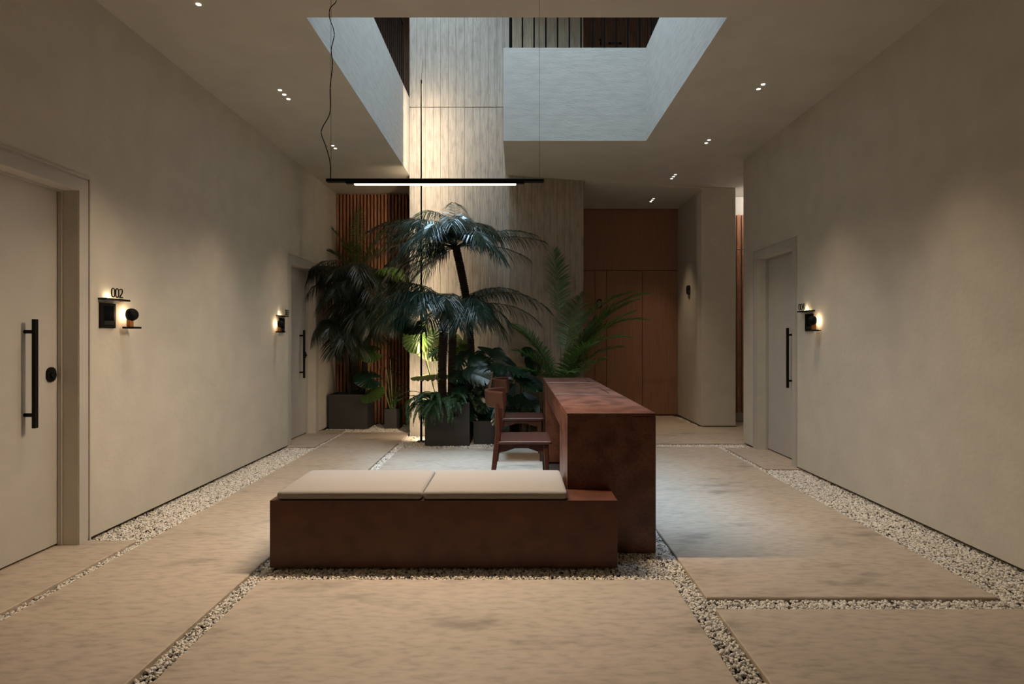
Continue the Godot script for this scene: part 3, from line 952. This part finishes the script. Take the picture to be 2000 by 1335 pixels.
func add_taper(st: SurfaceTool, a: Vector3, b: Vector3, ra: float, rb: float) -> void:
	var ring := []
	for q in [[a, ra], [b, rb]]:
		var r: float = q[1]
		var c := r * 0.35
		var one := []
		for k in [[-r, -r + c], [-r + c, -r], [r - c, -r], [r, -r + c], [r, r - c], [r - c, r], [-r + c, r], [-r, r - c]]:
			one.append(q[0] + Vector3(k[0], 0, k[1]))
		ring.append(one)
	for k in 8:
		var l := (k + 1) % 8
		quad(st, ring[0][k], ring[0][l], ring[1][l], ring[1][k], (ring[0][k] + ring[0][l]) / 2 - a)
	for e in 2:
		for k in range(1, 7):
			tri(st, ring[e][0], ring[e][k], ring[e][k + 1], Vector3(0, -1 if e == 0 else 1, 0))

func taper(a: Vector3, b: Vector3, ra: float, rb: float) -> ArrayMesh:
	var st := begin()
	add_taper(st, a, b, ra, rb)
	return st.commit()

# ------------------------------------------------------------------ plants

func planter(x0: float, x1: float, d0: float, d1: float, h: float, label: String) -> void:
	var o := base("planter", V((x0 + x1) / 2, GRAVEL, (d0 + d1) / 2))
	tag(o, label, "planter", "square grey planters")
	var w := (x1 - x0) / 2
	var z := (d1 - d0) / 2
	h -= GRAVEL
	var t := 0.018
	var st := begin()
	for a in [[w, z, 0.0, h, 1.0], [w - t, z - t, h - 0.05, h, -1.0]]:
		for k in [[-1, -1, 1, -1, 0, -1], [1, -1, 1, 1, 1, 0], [1, 1, -1, 1, 0, 1], [-1, 1, -1, -1, -1, 0]]:
			quad(st, Vector3(k[0] * a[0], a[2], k[1] * a[1]), Vector3(k[2] * a[0], a[2], k[3] * a[1]), Vector3(k[2] * a[0], a[3], k[3] * a[1]), Vector3(k[0] * a[0], a[3], k[1] * a[1]), Vector3(k[4], 0, k[5]) * a[4])
	for k in [[-1, -1, 1, -1], [1, -1, 1, 1], [1, 1, -1, 1], [-1, 1, -1, -1]]:
		quad(st, Vector3(k[0] * w, h, k[1] * z), Vector3(k[2] * w, h, k[3] * z), Vector3(k[2] * (w - t), h, k[3] * (z - t)), Vector3(k[0] * (w - t), h, k[1] * (z - t)), Vector3.UP)
	quad(st, Vector3(-w, 0, -z), Vector3(w, 0, -z), Vector3(w, 0, z), Vector3(-w, 0, z), Vector3.DOWN)
	put("shell", st.commit(), M.planter_grey, o)
	put("soil", box_mesh(Vector3(-w + t, h - 0.07, -z + t), Vector3(w - t, h - 0.04, z - t), 0.002), M.planting_soil, o)

# a feather leaf along +x: rise and droop in degrees
func frond_mesh(length: float, rise: float, droop: float, leaflets: int, leaf_len: float, leaf_w: float, hang := 0.35, from := 0.14, seg := 3) -> ArrayMesh:
	var st := begin()
	var n := 16
	var pts := []
	var dirs := []
	var rad := []
	var p := Vector3.ZERO
	var sway := rng.randf_range(-0.12, 0.12)
	for k in n + 1:
		var t := float(k) / n
		var e := deg_to_rad(rise - droop * pow(t, 1.25))
		var d := Vector3(cos(e), sin(e), sway * t).normalized()
		pts.append(p)
		dirs.append(d)
		rad.append(lerpf(0.0075, 0.0016, t) * clampf(length, 0.45, 1.1))
		p += d * length / n
	add_tube(st, pts, rad, 4)
	for k in leaflets:
		var t := lerpf(from, 0.995, float(k) / (leaflets - 1))
		var f := t * n
		var i := mini(int(f), n - 1)
		var b: Vector3 = pts[i].lerp(pts[i + 1], f - i)
		var d: Vector3 = dirs[i]
		var side := d.cross(Vector3.UP).normalized()
		var up := side.cross(d).normalized()
		var prof := pow(sin(PI * clampf(0.16 + 0.78 * (t - from) / (1 - from), 0, 1)), 0.7)
		for s in [-1.0, 1.0]:
			var l := leaf_len * prof * rng.randf_range(0.85, 1.1)
			var a := deg_to_rad(lerpf(76, 30, pow(t, 1.6)) + rng.randf_range(-6, 6))
			var dir: Vector3 = (d * cos(a) + side * s * sin(a) + up * rng.randf_range(0.08, 0.30)).normalized()
			var across: Vector3 = (d - dir * d.dot(dir)).normalized()
			across = (across + up * rng.randf_range(-0.5, 0.2)).normalized()
			var w := leaf_w * (0.7 + 0.3 * prof)
			var last := []
			for j in seg + 1:
				var q := float(j) / seg
				var c: Vector3 = b + dir * l * q + Vector3.DOWN * hang * l * q * q
				var hw: float = w * [0.45, 1.0, 0.75, 0.0][int(round(q * 3))]
				var now := [c - across * hw, c + across * hw]
				if last.size():
					quad(st, last[0], last[1], now[1], now[0], up)
				last = now
	return st.commit()

func frond(parent: Node, m: Material, at: Vector3, az: float, rise: float, droop: float, length: float, leaflets := 56, leaf_len := 0.29, leaf_w := 0.0062, hang := 0.72, from := 0.14) -> void:
	var f := put("frond", frond_mesh(length, rise, droop, leaflets, leaf_len, leaf_w, hang, from), m, parent, at)
	f.rotation.y = deg_to_rad(az)
	# leaves that would run into a wall lie against it
	var t: Transform3D = parent.transform * f.transform
	var arrays := f.mesh.surface_get_arrays(0)
	var vs: PackedVector3Array = arrays[Mesh.ARRAY_VERTEX]
	for k in vs.size():
		var p: Vector3 = t * vs[k]
		p.x = maxf(p.x, WALL_L + 0.012 + rng.randf() * 0.004)
		if parent.position.x < -1.6 and p.z < -8.1:
			p.x = minf(p.x, -1.44 - rng.randf() * 0.004)
		p.z = maxf(p.z, -(9.17 if p.x < -1.43 else 8.12 if p.x < -0.07 else 8.12 + clampf(p.x + 0.088, 0.0, 1.014) * 0.27 if p.x < 0.94 else 10.0) + rng.randf() * 0.004)
		p.y = maxf(p.y, 0.01)
		vs[k] = t.affine_inverse() * p
	arrays[Mesh.ARRAY_VERTEX] = vs
	var bent_mesh := ArrayMesh.new()
	bent_mesh.add_surface_from_arrays(Mesh.PRIMITIVE_TRIANGLES, arrays)
	f.mesh = bent_mesh

func trunk_mesh(pts: Array, r0: float, r1: float) -> ArrayMesh:
	var cv := Curve3D.new()
	for k in pts.size():
		var t: Vector3 = (pts[mini(k + 1, pts.size() - 1)] - pts[maxi(k - 1, 0)]) / 6.0
		cv.add_point(pts[k], -t, t)
	cv.bake_interval = 0.016
	var line := []
	var rad := []
	var b := cv.get_baked_points()
	for k in b.size():
		line.append(b[k])
		rad.append(lerpf(r0, r1, float(k) / b.size()) * (1.0 + (0.10 if k % 2 == 0 else -0.08) + rng.randf_range(-0.05, 0.05)))
	return tube_mesh(line, rad, 10)

func bent(a: Vector3, b: Vector3, lift: float, n := 10) -> Array:
	var out := []
	for k in n + 1:
		var t := float(k) / n
		out.append(a.lerp(b, t) + Vector3.UP * lift * sin(PI * t))
	return out

func stem(parent: Node, a: Vector3, b: Vector3, lift: float, r := 0.006, m: Material = null) -> void:
	var line := bent(a, b, lift)
	var rad := []
	for k in line.size():
		rad.append(lerpf(r, r * 0.6, float(k) / line.size()))
	put("stem", tube_mesh(line, rad, 6), m if m else M.green_stem, parent)

# round pleated leaf: stalk at the origin, blade spread along +x, face +y
func round_leaf(r: float, pleat := 0.012, cup := 0.12) -> ArrayMesh:
	var st := begin()
	var n := 48
	var rows := []
	for j in 6:
		var row := []
		for i in n + 1:
			var a := lerpf(-2.75, 2.75, float(i) / n)
			var q := j / 5.0
			var edge := r * (0.82 + 0.18 * cos(a)) * (1.0 + (0.02 if i % 2 == 0 else -0.02) * float(j == 5))
			row.append(Vector3(cos(a) * edge * q, (pleat if i % 2 == 0 else -pleat) * q - cup * r * q * q, sin(a) * edge * q))
		rows.append(row)
	for j in 5:
		for i in n:
			quad(st, rows[j][i], rows[j][i + 1], rows[j + 1][i + 1], rows[j + 1][i], Vector3.UP)
	return st.commit()

# heart-shaped leaf cut between its ribs: stalk at the origin, tip at +x
func split_leaf(length: float, wide: float, cut := 0.62) -> ArrayMesh:
	var st := begin()
	var lobes := 6
	var half := func(u: float) -> float: return wide * pow(sin(PI * clampf(0.12 + 0.85 * u, 0, 1)), 0.75)
	var lift := func(u: float, v: float) -> float: return -0.22 * length * u * u - 0.25 * v * v / wide + 0.1 * absf(v)
	for s in [-1.0, 1.0]:
		for k in lobes:
			var u0 := float(k) / lobes
			var u1 := float(k + 1) / lobes
			var gap := 0.045
			var last := []
			for j in 6:
				var q := j / 5.0
				var open := gap * clampf((q - (1 - cut)) / cut, 0, 1) if k > 0 and k < lobes - 1 else gap * 0.4 * q
				var a := u0 + open
				var b := u1 - open
				var sweep := 0.16 * q * q
				var va: float = half.call(a) * q * s
				var vb: float = half.call(b) * q * s
				if k == lobes - 1:
					vb *= 0.1
				var now := [Vector3((a + sweep) * length * 0.9 - 0.1 * length * float(k == 0) * q, lift.call(a, va), va), Vector3((b + sweep * (1.0 if k < lobes - 1 else 0.3)) * length * 0.9, lift.call(b, vb), vb)]
				if last.size():
					quad(st, last[0], last[1], now[1], now[0], Vector3.UP)
				last = now
	return st.commit()

# long blade with a fold along its rib
func blade_leaf(length: float, wide: float, fold := 0.25, bend := 0.2, n := 10) -> ArrayMesh:
	var st := begin()
	var last := []
	for k in n + 1:
		var t := float(k) / n
		var w := wide * pow(sin(PI * clampf(0.04 + 0.93 * t, 0, 1)), 0.8)
		var y := -bend * length * t * t
		var now := [Vector3(t * length, y + w * fold, -w), Vector3(t * length, y, 0), Vector3(t * length, y + w * fold, w)]
		if last.size():
			quad(st, last[0], last[1], now[1], now[0], Vector3.UP)
			quad(st, last[1], last[2], now[2], now[1], Vector3.UP)
		last = now
	return st.commit()

func leaf_at(parent: Node, mesh: Mesh, m: Material, at: Vector3, along: Vector3, face: Vector3) -> void:
	var x := along.normalized()
	var y := (face - x * face.dot(x)).normalized()
	var o := put("leaf", mesh, m, parent)
	o.transform = Transform3D(Basis(x, y, x.cross(y)), at)

func planters_and_plants() -> void:
	planter(-1.09, -0.557, 7.345, 7.87, 0.509, "large dark grey planter before the column holding the tall palm")
	planter(-0.516, -0.08, 7.456, 7.9, 0.27, "low dark grey planter behind the chairs")
	planter(-2.656, -2.106, 8.698, 9.15, 0.48, "large dark grey planter in the left corner by the far door")
	planter(-1.876, -1.656, 8.748, 8.96, 0.271, "small grey planter with slim stalks before the slatted wall")
	planter(0.34, 0.80, 7.62, 8.05, 0.45, "dark grey planter behind the desk holding the feathery palm")
	tall_palm()
	corner_palm()
	feather_palm()
	broad_leaves()
	split_leaves()
	ferns()
	slim_plant()
	upper_plant()

func tall_palm() -> void:
	var root := V(-0.82, 0.46, 7.6)
	var o := base("palm", root)
	tag(o, "tall dark palm with arching fronds in front of the lit column", "palm")
	var tall := V(-0.747, 2.41, 7.62) - root
	var a := V(-0.87, 1.65, 7.5) - root
	var b := V(-0.775, 1.60, 7.58) - root
	put("trunk", trunk_mesh([V(-0.60, 0.46, 7.72) - root, V(-0.56, 1.0, 7.70) - root, V(-0.62, 1.75, 7.66) - root, tall], 0.042, 0.05), M.trunk_bark, o)
	put("trunk", trunk_mesh([V(-0.90, 0.46, 7.5) - root, V(-0.90, 1.0, 7.5) - root, a], 0.05, 0.055), M.trunk_bark, o)
	put("trunk", trunk_mesh([V(-0.80, 0.46, 7.58) - root, V(-0.79, 1.0, 7.58) - root, b], 0.045, 0.05), M.trunk_bark, o)
	# azimuth (0 right, 90 away, 180 left, 270 to the camera), rise, droop, length
	for f in [[105, 88, 70, 0.78], [80, 86, 120, 0.72], [165, 90, 130, 0.85], [172, 46, 78, 1.15], [188, 36, 66, 1.15], [200, 24, 58, 1.05], [165, 30, 60, 1.0], [180, 58, 105, 1.0], [205, 50, 100, 0.95], [2, 18, 34, 1.12], [356, 28, 52, 1.05], [352, 6, 40, 0.95], [18, 74, 140, 0.72], [35, 82, 130, 0.65], [345, 60, 130, 0.7], [268, 62, 120, 0.8], [235, 30, 90, 0.9], [250, 48, 110, 0.85], [190, 4, 48, 0.9], [176, -14, 30, 0.72], [205, -8, 40, 0.8], [90, 65, 70, 0.8], [310, 40, 105, 0.75], [330, 15, 75, 0.75], [120, 50, 70, 0.9], [285, 80, 110, 0.6], [182, 12, 45, 1.05], [222, 60, 120, 0.85], [185, -5, 50, 1.0], [196, -22, 30, 0.85], [170, -28, 22, 0.7], [210, 8, 62, 0.9]]:
		frond(o, M.palm_leaf, tall, f[0], f[1], f[2], f[3])
	for f in [[178, 42, 100, 1.05], [195, 25, 85, 1.05], [212, 45, 125, 0.85], [225, 10, 70, 0.8], [165, 62, 120, 0.85], [250, 35, 110, 0.75], [150, 30, 60, 0.7], [280, 55, 140, 0.6], [186, 55, 115, 1.0], [203, 38, 105, 1.0], [172, 18, 70, 0.95], [235, 50, 130, 0.75], [218, 25, 95, 0.9]]:
		frond(o, M.palm_leaf, a, f[0], f[1], f[2], f[3])
	for f in [[2, 36, 85, 1.3], [345, 28, 105, 0.85], [325, 50, 140, 0.7], [300, 30, 110, 0.65], [270, 45, 130, 0.6], [20, 55, 100, 0.9], [60, 50, 80, 0.7], [240, 10, 80, 0.7], [355, 48, 105, 1.15], [335, 15, 90, 0.8], [8, 22, 70, 1.15], [315, 35, 120, 0.75], [285, 20, 100, 0.6]]:
		frond(o, M.palm_leaf, b, f[0], f[1], f[2], f[3])

func corner_palm() -> void:
	var root := V(-2.34, 0.43, 8.9)
	var o := base("palm", root)
	tag(o, "dark bushy palm in the corner before the slatted timber wall", "palm")
	var c := V(-2.22, 2.0, 8.7) - root
	put("trunk", trunk_mesh([Vector3(0, 0, 0), V(-2.33, 1.0, 8.85) - root, c], 0.05, 0.05), M.trunk_bark, o)
	put("trunk", trunk_mesh([Vector3(0.12, 0, 0.05), V(-2.17, 0.9, 8.8) - root, V(-2.05, 1.6, 8.6) - root], 0.04, 0.045), M.trunk_bark, o)
	var d := V(-2.05, 1.6, 8.6) - root
	for f in [[232, 45, 95, 1.0], [240, 15, 60, 1.0], [222, 60, 130, 0.7], [255, 50, 110, 0.9], [270, 30, 95, 0.85], [290, 50, 120, 0.85], [310, 40, 105, 0.8], [335, 55, 115, 0.8], [0, 42, 100, 0.75], [20, 60, 110, 0.6], [245, 0, 60, 0.8], [275, 5, 80, 0.7], [120, 75, 70, 0.45], [75, 80, 60, 0.4], [236, 30, 75, 1.1], [228, 40, 80, 1.05], [262, 20, 80, 0.95], [300, 20, 90, 0.9], [345, 25, 80, 0.85], [215, 30, 60, 0.6], [240, 62, 120, 0.95], [280, 65, 130, 0.85]]:
		frond(o, M.shade_palm_leaf, c, f[0], f[1], f[2], f[3], 50, 0.29, 0.0066)
	for f in [[235, 20, 90, 0.75], [260, 35, 120, 0.7], [285, 20, 100, 0.7], [310, 45, 130, 0.65], [340, 30, 100, 0.65], [210, 40, 110, 0.6], [5, 20, 90, 0.55], [270, -5, 70, 0.6]]:
		frond(o, M.shade_palm_leaf, d, f[0], f[1], f[2], f[3], 48, 0.28, 0.0066)
	var e := V(-2.42, 1.35, 8.6) - root
	stem(o, Vector3(-0.05, 0, 0.05), e, 0.0, 0.03, M.trunk_bark)
	for f in [[245, 30, 95, 0.7], [265, 45, 120, 0.75], [285, 25, 95, 0.75], [305, 45, 120, 0.75], [330, 30, 100, 0.75], [350, 50, 115, 0.7], [275, 0, 70, 0.65], [310, 5, 75, 0.65], [0, 20, 80, 0.7], [255, 60, 130, 0.6]]:
		frond(o, M.shade_palm_leaf, e, f[0], f[1], f[2], f[3], 46, 0.27, 0.0066)
	for f in [[300, 10, 70, 0.7], [325, 15, 85, 0.75], [350, 5, 75, 0.7], [255, 10, 85, 0.7], [280, 50, 140, 0.7], [10, 45, 105, 0.65], [240, 50, 120, 0.8], [295, 60, 130, 0.75]]:
		frond(o, M.shade_palm_leaf, d, f[0], f[1], f[2], f[3], 46, 0.28, 0.0066)
	for f in [[340, 62, 135, 0.62], [320, 55, 120, 0.6]]:
		frond(o, M.bright_leaf, V(-1.95, 2.05, 8.5) - root, f[0], f[1], f[2], f[3], 36, 0.24, 0.0068)
	stem(o, d, V(-1.95, 2.05, 8.5) - root, 0.0, 0.008)
	# slender feather fronds standing upright behind
	var u := base("feather_palm", V(-2.30, 0.43, 8.98))
	tag(u, "slender upright feathery palm against the slatted timber wall", "palm")
	stem(u, Vector3.ZERO, Vector3(-0.02, 1.75, 0.0), 0.0, 0.014, M.areca_leaf)
	for f in [[90, 88, 8, 1.05], [178, 74, 25, 0.85], [2, 72, 30, 0.85], [270, 70, 60, 0.7], [330, 62, 60, 0.7], [215, 62, 50, 0.6]]:
		frond(u, M.areca_leaf, Vector3(-0.02, 1.70, 0.0), f[0], f[1], f[2], f[3], 30, 0.20, 0.007, 0.12, 0.3)

func feather_palm() -> void:
	var root := V(0.57, 0.41, 7.83)
	var o := base("feather_palm", root)
	tag(o, "green feathery palm arching behind the far end of the desk", "palm")
	for f in [[95, 87, 4, 2.02, 0.60], [25, 87, 84, 2.05, 0.44], [8, 86, 80, 1.95, 0.42], [355, 82, 66, 1.75, 0.4], [20, 76, 50, 1.6, 0.42], [345, 78, 60, 1.55, 0.38], [60, 88, 62, 1.75, 0.42], [12, 80, 90, 1.8, 0.4], [175, 84, 55, 1.15, 0.3], [200, 78, 70, 1.0, 0.28], [300, 80, 75, 1.15, 0.28], [0, 78, 80, 1.15, 0.28], [330, 84, 95, 1.4, 0.3], [220, 70, 80, 0.85, 0.25], [270, 72, 85, 0.85, 0.22], [30, 82, 60, 1.3, 0.3], [150, 82, 60, 1.3, 0.35], [320, 70, 60, 0.9, 0.25]]:
		frond(o, M.areca_leaf, Vector3(rng.randf_range(-0.05, 0.05), 0, rng.randf_range(-0.05, 0.05)), f[0], f[1], f[2], f[3], 46, 0.30, 0.0085, 0.2, f[4])

func broad_leaves() -> void:
	var root := V(-1.0, 0.46, 7.75)
	var o := base("broad_leaf_plant", root)
	tag(o, "broad round pleated leaves glowing green before the lit column", "plant")
	# leaf middle, direction, facing, size
	for q in [[V(-1.21, 1.33, 7.78), Vector3(-0.6, -0.55, 0.1), Vector3(-0.2, 0.5, 0.85), 0.27, M.broad_leaf, V(-1.0, 0.46, 7.75)], [V(-1.25, 1.44, 7.5), Vector3(-0.8, -0.1, 0.4), Vector3(0.05, 0.8, 0.5), 0.23, M.monstera_leaf, V(-0.98, 0.46, 7.7)],
			[V(-1.11, 1.26, 7.86), Vector3(0.5, -0.82, 0.0), Vector3(0.5, 0.3, 0.8), 0.29, M.pale_leaf, V(-0.92, 0.46, 7.75)], [V(-1.0, 0.82, 7.66), Vector3(-0.95, -0.05, 0.3), Vector3(0.0, 1.0, 0.05), 0.31, M.pale_leaf, V(-0.95, 0.46, 7.7)],
			[V(-0.95, 0.60, 7.6), Vector3(-0.9, -0.05, 0.4), Vector3(0.0, 1.0, 0.12), 0.2, M.pale_leaf, V(-0.92, 0.46, 7.66)], [V(-0.72, 1.15, 7.8), Vector3(0.5, -0.6, 0.3), Vector3(0.1, 0.4, 0.9), 0.17, M.broad_leaf, V(-0.75, 0.46, 7.75)], [V(-0.68, 1.25, 7.85), Vector3(0.2, -0.8, 0.2), Vector3(0.1, 0.2, 0.9), 0.17, M.pale_leaf, V(-0.72, 0.46, 7.75)]]:
		stem(o, q[5] - root, q[0] - root, 0.03, 0.006)
		leaf_at(o, round_leaf(q[3]), q[4], q[0] - root, q[1], q[2])
	root = V(-2.2, 0.43, 8.85)
	var p := base("broad_leaf_plant", root)
	tag(p, "broad green leaves rising from the left corner planter", "plant")
	for q in [[V(-1.98, 1.08, 8.5), Vector3(-0.9, -0.15, 0.2), Vector3(0.1, 0.75, 0.7), 0.2, M.broad_leaf], [V(-2.02, 0.72, 8.55), Vector3(-0.9, 0.1, 0.2), Vector3(0.1, 0.8, 0.5), 0.24, M.monstera_leaf], [V(-2.05, 0.50, 8.6), Vector3(0.9, 0.1, 0.3), Vector3(-0.2, 0.8, 0.5), 0.22, M.broad_leaf]]:
		stem(p, Vector3(0.02, 0, 0.0), q[0] - root, 0.03, 0.006)
		leaf_at(p, round_leaf(q[3], 0.006), q[4], q[0] - root, q[1], q[2])

func split_leaves() -> void:
	var root := V(-0.36, 0.24, 7.68)
	var o := base("split_leaf_plant", root)
	tag(o, "dark glossy split-leaf plant in the low planter behind chairs", "plant")
	for k in 40:
		var a := rng.randf() * TAU
		var r := rng.randf_range(0.08, 0.44)
		var at := Vector3(cos(a) * r * 1.1 - 0.08, rng.randf_range(0.12, 0.92), sin(a) * r * 0.55 + 0.05)
		if at.z < -0.35:
			at.z = -0.35
		var along := Vector3(at.x * 1.5 + rng.randf_range(-0.3, 0.3), rng.randf_range(-0.6, -0.1), absf(at.z) + rng.randf_range(0.1, 0.5))
		stem(o, Vector3(rng.randf_range(-0.08, 0.08), 0, rng.randf_range(-0.06, 0.06)), at, 0.04, 0.006, M.monstera_leaf)
		leaf_at(o, split_leaf(rng.randf_range(0.20, 0.31), rng.randf_range(0.08, 0.125)), M.monstera_leaf, at, along, Vector3(rng.randf_range(-0.3, 0.3), 0.8, 0.55))
	for q in [[V(-0.62, 0.88, 7.3), Vector3(0.85, -0.15, 0.4), Vector3(-0.3, 0.6, 0.8), 0.36, 0.14], [V(-0.55, 1.06, 7.42), Vector3(0.5, -0.4, 0.4), Vector3(0.1, 0.6, 0.8), 0.26, 0.12], [V(-0.22, 0.46, 7.2), Vector3(0.3, -0.8, 0.5), Vector3(0.2, 0.5, 0.9), 0.28, 0.12], [V(-0.15, 0.92, 7.5), Vector3(0.8, -0.1, 0.3), Vector3(0.0, 0.9, 0.4), 0.36, 0.13], [V(0.0, 0.80, 7.55), Vector3(0.8, -0.35, 0.3), Vector3(0.0, 0.9, 0.4), 0.34, 0.13]]:
		stem(o, Vector3(0.02, 0, 0.02), q[0] - root, 0.04, 0.006, M.monstera_leaf)
		leaf_at(o, split_leaf(q[3], q[4]), M.monstera_leaf, q[0] - root, q[1], q[2])
	# long paddle leaf and a folded hanging one
	var p := base("paddle_leaf_plant", V(-0.02, -0.02, 7.95))
	tag(p, "dark paddle-leaved plant between the split leaves and the desk", "plant")
	for q in [[Vector3(0.02, 0.93, -0.1), Vector3(-0.47, 1.20, -0.05), 0.075], [Vector3(0.20, 1.16, -0.1), Vector3(0.28, 0.80, -0.05), 0.12], [Vector3(0.22, 1.17, -0.1), Vector3(0.10, 1.06, 0.02), 0.08], [Vector3(0.1, 0.8, -0.05), Vector3(0.4, 0.62, 0.15), 0.09], [Vector3(0.0, 0.7, 0.0), Vector3(-0.2, 0.5, 0.3), 0.09], [Vector3(0.1, 0.6, 0.1), Vector3(0.3, 0.35, 0.3), 0.1]]:
		stem(p, Vector3(rng.randf_range(-0.03, 0.03), 0, 0), q[0], 0.03, 0.007, M.monstera_leaf)
		var along: Vector3 = q[1] - q[0]
		leaf_at(p, blade_leaf(along.length(), q[2], 0.25, 0.06), M.monstera_leaf, q[0], along, Vector3(0.1, 0.7, 0.75))
	for k in 26:
		var a := rng.randf() * TAU
		frond(p, M.shade_palm_leaf, Vector3(0.1 + cos(a) * 0.2, 0.05, sin(a) * 0.12), rad_to_deg(a), rng.randf_range(55, 80), rng.randf_range(50, 110), rng.randf_range(0.45, 0.75), 18, 0.14, 0.008, 0.3, 0.25)

func ferns() -> void:
	var o := base("fern", V(-0.90, 0.46, 7.45))
	tag(o, "green fern spilling over the left side of the large planter", "fern")
	for k in 58:
		var az := rng.randf_range(200, 310) if k < 46 else rng.randf_range(0, 360)
		var at := Vector3(rng.randf_range(-0.13, 0.10), 0.035, rng.randf_range(-0.06, 0.09))
		frond(o, M.fern_leaf, at, az, rng.randf_range(12, 58), rng.randf_range(95, 135), rng.randf_range(0.36, 0.62), 44, 0.046, 0.0045, 0.1, 0.06)
	var p := base("fern", V(-0.68, 0.46, 7.5))
	tag(p, "dark fern filling the right side of the large planter", "fern")
	for k in 34:
		frond(p, M.fern_leaf, Vector3(rng.randf_range(-0.08, 0.08), 0.02, rng.randf_range(-0.1, 0.06)), rng.randf() * 360, rng.randf_range(30, 70), rng.randf_range(90, 150), rng.randf_range(0.28, 0.48), 38, 0.058, 0.0048, 0.12, 0.08)

func slim_plant() -> void:
	var root := V(-1.77, 0.23, 8.85)
	var o := base("stalk_plant", root)
	tag(o, "pale slim stalks with narrow leaves in the small planter", "plant")
	for q in [[-0.06, 0.62, 0.02, 12], [-0.02, 0.75, 0.05, 14], [0.03, 0.55, 0.0, 10], [-0.10, 0.45, 0.05, 10], [0.06, 0.35, 0.03, 8]]:
		var tip := Vector3(q[0] * 1.6, q[1], q[2])
		stem(o, Vector3(q[0] * 0.3, 0, q[2] * 0.4), tip, 0.0, 0.009)
		for k in q[3]:
			var a: float = TAU * k / q[3] + rng.randf() * 0.4
			leaf_at(o, blade_leaf(rng.randf_range(0.16, 0.26), 0.009, 0.2, 0.5), M.shade_palm_leaf, tip, Vector3(cos(a), rng.randf_range(0.1, 0.7), sin(a) * 0.9), Vector3.UP)
	for q in [[Vector3(0.08, 0.28, 0.10), Vector3(0.55, 0.3, 0.8), 0.15], [Vector3(0.06, 0.18, 0.12), Vector3(0.5, 0.05, 0.85), 0.14]]:
		stem(o, Vector3(0.02, 0, 0), q[0], 0.02, 0.005)
		leaf_at(o, round_leaf(q[2], 0.004), M.broad_leaf, q[0], q[1], Vector3(-0.1, 0.8, 0.6))

func upper_plant() -> void:
	var o := base("potted_shrub", V(1.62, CEIL + 0.28, 7.4))
	tag(o, "dark leafy shrub at the corner of the upper gallery", "shrub")
	put("pot", tube_mesh([Vector3.ZERO, Vector3(0, 0.35, 0)], [0.13, 0.17], 16), M.planter_grey, o)
	for k in 40:
		var a := rng.randf() * TAU
		var e := rng.randf_range(-0.2, 1.2)
		var d := Vector3(cos(a) * cos(e), sin(e), sin(a) * cos(e))
		var at := Vector3(0, 0.65, 0) + d * rng.randf_range(0.05, 0.35)
		if k % 5 == 0:
			stem(o, Vector3(0, 0.3, 0), at, 0.0, 0.006, M.trunk_bark)
		leaf_at(o, blade_leaf(0.16, 0.035), M.monstera_leaf, at, d + Vector3(0, -0.2, 0), Vector3.UP + d * 0.3)
